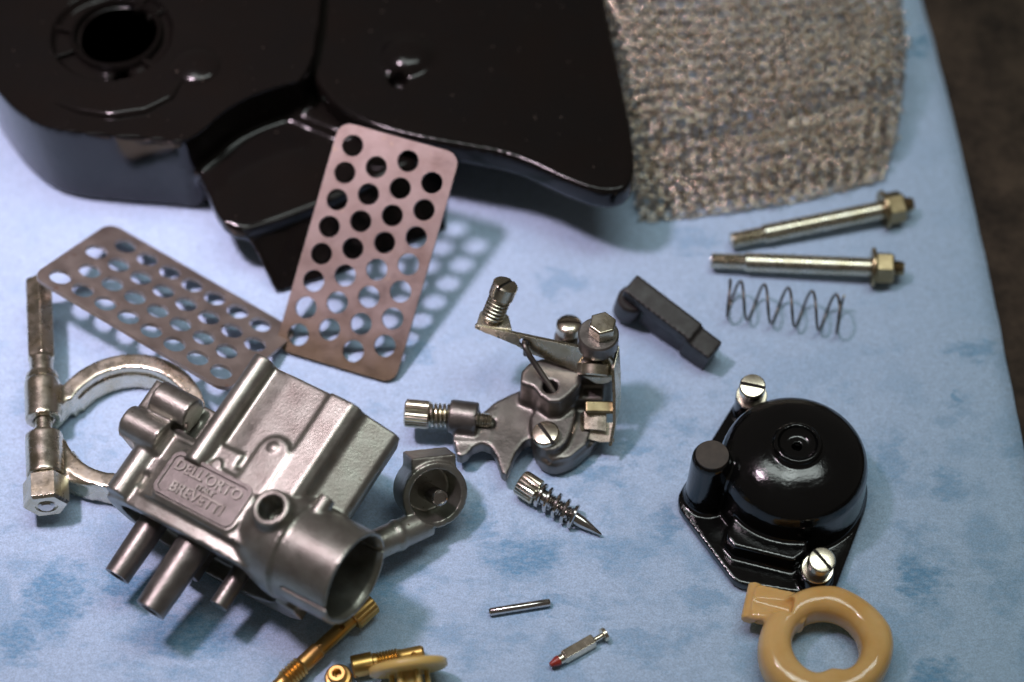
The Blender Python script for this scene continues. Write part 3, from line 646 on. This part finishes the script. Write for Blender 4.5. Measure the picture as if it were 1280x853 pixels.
# bent bracket and clip beside the post
br = [Vector((28.2, -22.7, 26.0)), Vector((28.7, -27.6, 20.0)), Vector((28.9, -32.3, 13.0)), Vector((27.9, -36.4, 7.5))]
build('bracket', MB().ribbon(br, (1.6, 6.5, 1.5), 0.9), 'plated', lv, OL, bevel=0.15)
cp = [Vector((28.3, -35.7, 7.6)), Vector((24.4, -35.5, 7.2)), Vector((19.9, -34.4, 7.6)), Vector((19.3, -33.5, 8.6)), Vector((20.1, -33.0, 10.0)), Vector((23.9, -33.5, 10.4)), Vector((26.1, -33.9, 10.2))]
build('clip', MB().ribbon(cp, (0, 5.0, 2.2), 1.0), 'plated', lv, OL, bevel=0.2)
build('clip', MB().box((-4.4, -1.6, 0), (4.6, 1.8, 2.0), fr((24.3, -30.6, 12.0), (0.1, -0.35, 1))), 'brassy', lv, OL, bevel=0.6)
# two cover screws
s1 = Vector((9.4, -39.1, 11.0))
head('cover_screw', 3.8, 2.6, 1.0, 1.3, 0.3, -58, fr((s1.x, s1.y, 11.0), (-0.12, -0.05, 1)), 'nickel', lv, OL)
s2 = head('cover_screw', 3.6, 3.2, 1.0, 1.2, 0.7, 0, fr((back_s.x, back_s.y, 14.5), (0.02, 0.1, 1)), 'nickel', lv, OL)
build('shank', MB().cyl((back_s.x, back_s.y, 8.2), (back_s.x, back_s.y, 14.8), 1.75, 20), 'plated', s2, OL)

# ---------------------------------------------------------------- float bowl
bw = thing('float_bowl', 'glossy black float bowl with domed top and two brass screws', 'float bowl', (75, -53, 0)); OB = (75, -53, 0)
bc = ((76.0, -50.6, 24.0)[0], (76.0, -50.6, 24.0)[1])
pil = Vector((53.2, -53.4, 25.0)); sc1 = Vector((66.5, -26.3, 13.0)); sc2 = Vector((80.9, -79.2, 9.0))
def hull(pts):
    pts = sorted(set(pts)); lo = []; up = []
    for seq, h in ((pts, lo), (pts[::-1], up)):
        for p in seq:
            while len(h) > 1 and (h[-1][0]-h[-2][0])*(p[1]-h[-2][1])-(h[-1][1]-h[-2][1])*(p[0]-h[-2][0]) <= 0: h.pop()
            h.append(p)
    return lo[:-1]+up[:-1]
fo = hull(circle(bc, 21.6, 48)+circle((pil.x-0.6, pil.y-1.5), 7.2, 20)+circle((sc1.x, sc1.y), 5.0, 20)+circle((sc2.x+0.5, sc2.y+1), 6.0, 20)+circle((63.4, -75.0), 6.0, 16))
T = Matrix.Translation
solids = [MB().prism(fo, 0.3, 3.6),
          MB().lathe([(20.9, 2), (20.4, 10), (20.0, 16), (19.4, 18.6), (18.4, 20.3), (17.0, 21.6), (15.0, 22.8), (13.0, 23.7), (10.6, 24.5), (8.6, 25.0), (6.8, 25.3), (0, 25.3)], T((bc[0], bc[1], 0)), 72),
          MB().lathe([(6.6, 23.4), (6.5, 26.4), (6.0, 27.0), (0, 27.0)], T((bc[0], bc[1], 0)), 40),
          MB().lathe([(6.8, 2), (5.9, 6), (5.3, 23.5), (4.6, 25), (0, 25)], T((pil.x, pil.y, 0)), 36),
          MB().cyl((sc1.x, sc1.y, 2), (sc1.x, sc1.y, 11.5), 4.4, 28), MB().cyl((sc2.x, sc2.y, 2), (sc2.x, sc2.y, 9), 4.6, 28),
          MB().prism([(58.5, -65.3), (57.4, -69.5), (59.4, -72.4), (74.9, -76.8), (78.5, -73.9), (79.8, -61.6), (63.0, -54.2)], 2, 9.5)]
cuts = [MB().lathe([(3.2, 24.8), (5.2, 26.0), (5.4, 29)], T((bc[0], bc[1], 0)), 40), MB().lathe([(1.3, 21), (1.3, 29)], T((bc[0], bc[1], 0)), 20)]
bcast = csg(solids, cuts, voxel=0.42, smooth=4)
build('bowl_casting', bcast, 'bowl', bw, OB)
build('post_cap', MB().lathe([(4.5, 24.7), (4.4, 25.25), (0, 25.3)], T((pil.x, pil.y, 0)), 36), 'soot', bw, OB)
for (s_, z0, rot, ax) in ((sc1, 11.5, -14, (-0.06, -0.17, 1)), (sc2, 9.0, -52, (0.06, -0.14, 1))):
    F = fr((s_.x, s_.y, z0), ax)
    wsh = build('bowl_screw', MB().lathe([(1.9, -3), (1.9, 6.0)], F, 20), 'darksteel', bw, OB)
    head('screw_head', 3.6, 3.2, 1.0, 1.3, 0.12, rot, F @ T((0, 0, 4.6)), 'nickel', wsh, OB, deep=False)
    build('spring_washer', MB().lathe([(2.1, 0), (4.1, 0), (4.3, .2), (4.3, .8), (4.1, 1.0), (2.1, 1.0)], F, 36), 'nickel', wsh, OB)
    build('spring_washer', MB().lathe([(2.0, 1.1), (3.4, 1.1), (3.4, 4.4), (2.0, 4.4)], F, 36), 'darksteel', wsh, OB)

# ---------------------------------------------------------------- float ring
ft = thing('carburettor_float', 'cream yellow plastic ring float with hinge tab', 'float', (83, -101, 0)); OF = (83, -101, 0)
fc = (81.6, -101.1)
def fring():
    vs = []; fs = []; n = 96; m_ = 20
    for i in range(n):
        a = 2*math.pi*i/n
        bul = 1+0.06*math.cos(2*a+0.6)+0.05*math.cos(3*a+1.0)
        ri_, ro_ = 8.7-2.2*max(0, math.cos(a+1.45))**14, 17.4+0.9*math.cos(2*a-1.2)
        if 15 < math.degrees(a) < 75: ro_ -= 0.9*math.sin(R((math.degrees(a)-15)*3))
        c_ = (ri_+ro_)/2; hw = (ro_-ri_)/2; hh = 5.6*bul
        for k in range(m_):
            b_ = 2*math.pi*k/m_; ex = 0.78
            x_ = math.copysign(abs(math.cos(b_))**ex, math.cos(b_))*hw; z_ = math.copysign(abs(math.sin(b_))**ex, math.sin(b_))*hh
            vs.append((fc[0]+(c_+x_)*math.cos(a), fc[1]+(c_+x_)*math.sin(a), 6.6+z_))
    for i in range(n):
        for k in range(m_): fs.append((i*m_+k, ((i+1) % n)*m_+k, ((i+1) % n)*m_+(k+1) % m_, i*m_+(k+1) % m_))
    return MB().add(vs, fs)
h0 = Vector((72.7, -90.0, 7.0)); h1 = Vector((62.8, -87.4, 8.5)); hd_ = (h1-h0).normalized(); hp = Vector((-hd_.y, hd_.x, 0)).normalized()
HF = fr(h0, (0, 0, 1), hd_)
tabm = [MB().prism(rrect(-5, -4.4, 9.5, 4.4, 1.6), -4.0, 2.2, HF), MB().cyl(HF @ Vector((9.6, -5.4, -0.8)), HF @ Vector((9.6, 5.4, -0.8)), 2.1, 24), MB().tube([HF @ Vector((9.0, 4.6, 1.0)), HF @ Vector((4.0, 4.4, 2.0)), HF @ Vector((-1.5, 3.4, 3.0))], 1.3, 12)]
flo = csg([fring()]+tabm, [MB().cyl(HF @ Vector((9.0, 1.2, 4.6)), HF @ Vector((-1.0, 1.0, 3.6)), 2.7, 24)], voxel=0.4, smooth=5)
build('float_body', flo, 'float', ft, OF)

# ---------------------------------------------------------------- dark block
bk = thing('slide_block', 'dark grey plastic slide block beside the loose spring', 'slide block', (44, 2, 0)); OK_ = (44, 2, 0)
b0 = Vector((33.8, 8.3, 18.0)); b1 = Vector((58.3, -10.5, 15.0)); bdx = (b1-b0).normalized(); Lb = (b1-b0).length
BF = fr(b0, (0.10, -0.25, 1), bdx)
solids = [MB().box((0, -3.6, -4.6), (Lb*0.76, 3.0, 0), BF), MB().box((Lb*0.72, -4.1, -12.5), (Lb, 2.6, -0.9), BF), MB().box((7.5, -3.0, -15.0), (Lb-2.0, 2.4, -3.0), BF), MB().box((1.0, -1.0, -12), (10, 2.4, -3), BF)]
build('block', csg(solids, [], voxel=0.4, smooth=7), 'rubber', bk, OK_)
build('lug', MB().lathe([(3.4, 0), (4.2, .6), (4.2, 9.6), (3.6, 10.2)], fr(BF @ Vector((2.8, -1.8, -5.4)), BF.to_3x3() @ Vector((0, 0, -1))), 28), 'rubber', bk, OK_)

# ---------------------------------------------------------------- loose coil spring
sp = build('coil_spring', MB().tube(helix((62.3, 11.2, 5.6), (94.9, 5.5, 5.6), 5.4, 6.1, 28, flat=0.8), 0.42, 8), 'darksteel', None, (0, 0, 0), angle=60)
tag(sp, 'thin dark coil spring lying below the two bolts', 'spring')

# ---------------------------------------------------------------- two long bolts
def make_bolt(label):
    t = thing('long_bolt', label, 'bolt', group='long plated bolts')
    build('shank', MB().lathe([(2.1, 0)]+thread(2.4, .3, 9.5, 0.7, 0.25)+[(2.75, 10.2), (2.75, 46.5)], None, 32), 'plated', t)
    build('washer', MB().lathe([(2.2, 46.6), (5.6, 46.7), (5.8, 47.0), (5.8, 47.6), (5.6, 47.8), (2.2, 47.9)], None, 40), 'brassy', t)
    build('hex_head', MB().lathe([(4.6, 48.0), (4.9, 48.3), (4.9, 52.6), (4.4, 53.2)], None, 6), 'brassy', t, bevel=0.25)
    build('bolt_tip', MB().lathe([(2.3, 52.8)]+thread(2.4, 52.9, 55.6, 0.7, 0.25)+[(1.9, 56.2)], None, 24), 'brassy', t)
    return t
bo = make_bolt('yellowish plated bolt with washer and nut lying beside the loose spring')
bo2 = copy_tree(bo); bo2['label'] = 'yellowish plated bolt with washer and nut lying against the wire mesh side'
def lay(o, a, b_, spin=0):
    m = fr(a, Vector(b_)-Vector(a)) @ Matrix.Rotation(R(spin), 4, 'Z'); m.translation = m.translation*K; o.matrix_world = m
lay(bo, (58.5, 26.2, 3.4), (114.1, 22.2, 5.0), 12)
lay(bo2, (64.8, 33.5, 3.4), (119.3, 46.0, 5.0), 25)

# ---------------------------------------------------------------- small parts
# mixture screw
m0 = Vector((2.2, -49.4, 4.3)); m1 = Vector((24.4, -64.4, 1.2)); md = (m1-m0).normalized(); ML = (m1-m0).length
ms = thing('mixture_screw', 'short steel mixture screw with spring and pointed tip', 'screw', (m0.x, m0.y, 0)); OM = (m0.x, m0.y, 0)
build('knurled_head', MB().lathe([(0, 0.6), (2.0, .6), (2.5, 0), (3.3, 0), (3.7, .5), (3.7, 5.6), (3.2, 6.0)], fr(m0, md), 48, 0.06), 'plated', ms, OM)
build('shank', MB().lathe([(2.0, 5.9), (2.0, 9)]+thread(2.05, 9, 18.2, .6, .2)+[(1.8, 18.4), (1.7, 20.5), (0.35, ML-0.3), (0.1, ML)], fr(m0, md), 28), 'steel', ms, OM)
build('spring', MB().tube(helix(m0+md*6.8, m0+md*18.4, 3.0, 4.8, 22, flat=0.5), 0.62, 8), 'steel', ms, OM)
# pin
p0 = Vector((-6.1, -87.7, 1.1)); p1 = Vector((10.2, -84.8, 1.1))
pn = build('hinge_pin', MB().lathe([(0.8, 0), (1.1, .4), (1.1, (p1-p0).length-.4), (0.8, (p1-p0).length)], fr(p0, p1-p0), 32), 'steel', None, angle=50)
tag(pn, 'short bright steel pin lying alone on the paper', 'pin')
# needle valve
n0 = Vector((9.8, -103.7, 1.9)); n1 = Vector((24.9, -94.4, 1.9)); nd = (n1-n0).normalized(); NL = (n1-n0).length; NF = fr(n0, nd, (0.3, 0.2, 1)) @ Matrix.Rotation(R(40), 4, 'Z')
nv = thing('float_needle', 'small plated float needle with red rubber tip', 'needle valve', (n0.x, n0.y, 0)); ON = (n0.x, n0.y, 0)
build('rubber_tip', MB().lathe([(0, 0), (0.6, .25), (1.35, 2.2), (1.35, 3.0)], NF, 24), 'redtip', nv, ON)
build('needle_body', MB().lathe([(1.35, 3.0), (1.35, 4.2), (1.5, 4.3)], NF, 24).lathe([(1.6, 4.3), (1.95, 4.7), (1.95, 13.6), (1.5, 14.0)], NF, 4), 'nickel', nv, ON, bevel=0.2)
build('needle_stem', MB().lathe([(0.75, 13.8), (0.75, NL-1.3)], NF, 20).lathe([(1.5, NL-1.3), (1.9, NL-1.1), (1.9, NL-.2), (1.6, NL)], NF, 24), 'nickel', nv, ON)
# brass emulsion tube
e0 = Vector((-37.3, -86.3, 4.5)); e1 = Vector((-62.6, -112.4, 3.0)); ed = (e1-e0).normalized(); EF = fr(e0, ed)
et = thing('emulsion_tube', 'long brass emulsion tube lying beneath the carburettor outlet', 'brass jet', (e0.x, e0.y, 0)); OE = (e0.x, e0.y, 0)
build('knurled_head', MB().lathe([(0, 1.0), (1.2, 1.0), (1.3, 0), (3.0, 0), (3.5, .4), (3.5, 6.8), (3.0, 7.2)], EF, 44, 0.05), 'brass', et, OE)
eb = csg([MB().lathe([(2.0, 6.5), (2.0, 19), (2.3, 19.4), (2.3, 25)]+thread(2.9, 25.2, 32, 1.0, .45)+[(2.1, 32.2), (2.1, 36)], EF, 32)], [MB().cyl(e0+ed*10.5-Vector((0, 0.5, 0)), e0+ed*10.5+Vector((0, -1.5, 6)), 0.7, 16)])
build('tube', eb, 'brass', et, OE)
# brass jet lying down
j0 = Vector((-41.8, -104.7, 3.0)); j1 = Vector((-23.5, -100.2, 2.4)); jd = (j1-j0).normalized(); JF = fr(j0, jd)
jt = thing('slow_jet', 'threaded brass jet lying on its side behind the amber disc', 'brass jet', (j0.x, j0.y, 0)); OJ = (j0.x, j0.y, 0)
jm = csg([MB().lathe([(2.7, 0), (3.0, .3), (3.0, 5.4), (2.5, 5.7), (2.5, 6.6)]+thread(2.6, 6.8, 13.2, .8, .35)+[(2.0, 13.5), (2.0, 18.6), (1.6, 19.2)], JF, 36)], [MB().cyl(j0+jd*16.6, j0+jd*16.6+Vector((0, -2.2, 4)), 0.75, 16), MB().box((-4, -.4, -1), (4, .4, 1.0), JF)])
build('jet_body', jm, 'brass', jt, OJ, angle=30)
# brass jet standing up
k0 = Vector((-45.2, -106.9, 0.0)); 
kt = thing('main_jet', 'small hollow brass jet standing upright beside the lying jet', 'brass jet', (k0.x, k0.y, 0)); OJ2 = (k0.x, k0.y, 0)
KF = fr((k0.x, k0.y, 0.1), (-0.08, -0.05, 1))
build('jet_body', MB().lathe([(3.2, 0), (3.6, .3), (3.6, 1.8), (3.2, 2.2), (2.5, 2.3), (2.5, 4.2), (2.1, 4.6), (1.3, 4.6), (1.0, 4.2), (1.0, 2), (0, 2)], KF, 36), 'brass', kt, OJ2, angle=30)
# amber nylon strainer with disc flange
d0 = Vector((-26.8, -107.6, 9.0)); dax = Vector((0.14, -0.93, -0.30)).normalized()
DF = fr(d0, dax, (1, 0, 0))
st = thing('nylon_strainer', 'amber translucent nylon strainer with wide disc flange', 'strainer', (d0.x, d0.y, 0)); OS = (d0.x, d0.y, 0)
build('disc_flange', MB().lathe([(9.6, -1.2), (10.2, -.8), (10.2, .8), (9.6, 1.2), (5.4, 1.5)], DF, 56), 'nylon', st, OS, angle=60)
build('core', MB().lathe([(3.4, .8), (3.4, 17), (3.0, 17.5)], DF, 32), 'nylon', st, OS)
for a in (0, 60, 120, 180, 240, 300):
    c_, s_ = 4.6*math.cos(R(a)), 4.6*math.sin(R(a))
    build('rib', MB().cyl(DF @ Vector((c_, s_, .8)), DF @ Vector((c_, s_, 17)), 0.7, 12), 'nylon', st, OS)
build('end_ring', MB().lathe([(5.4, 16.4), (5.4, 18), (3, 18)], DF, 32), 'nylon', st, OS)
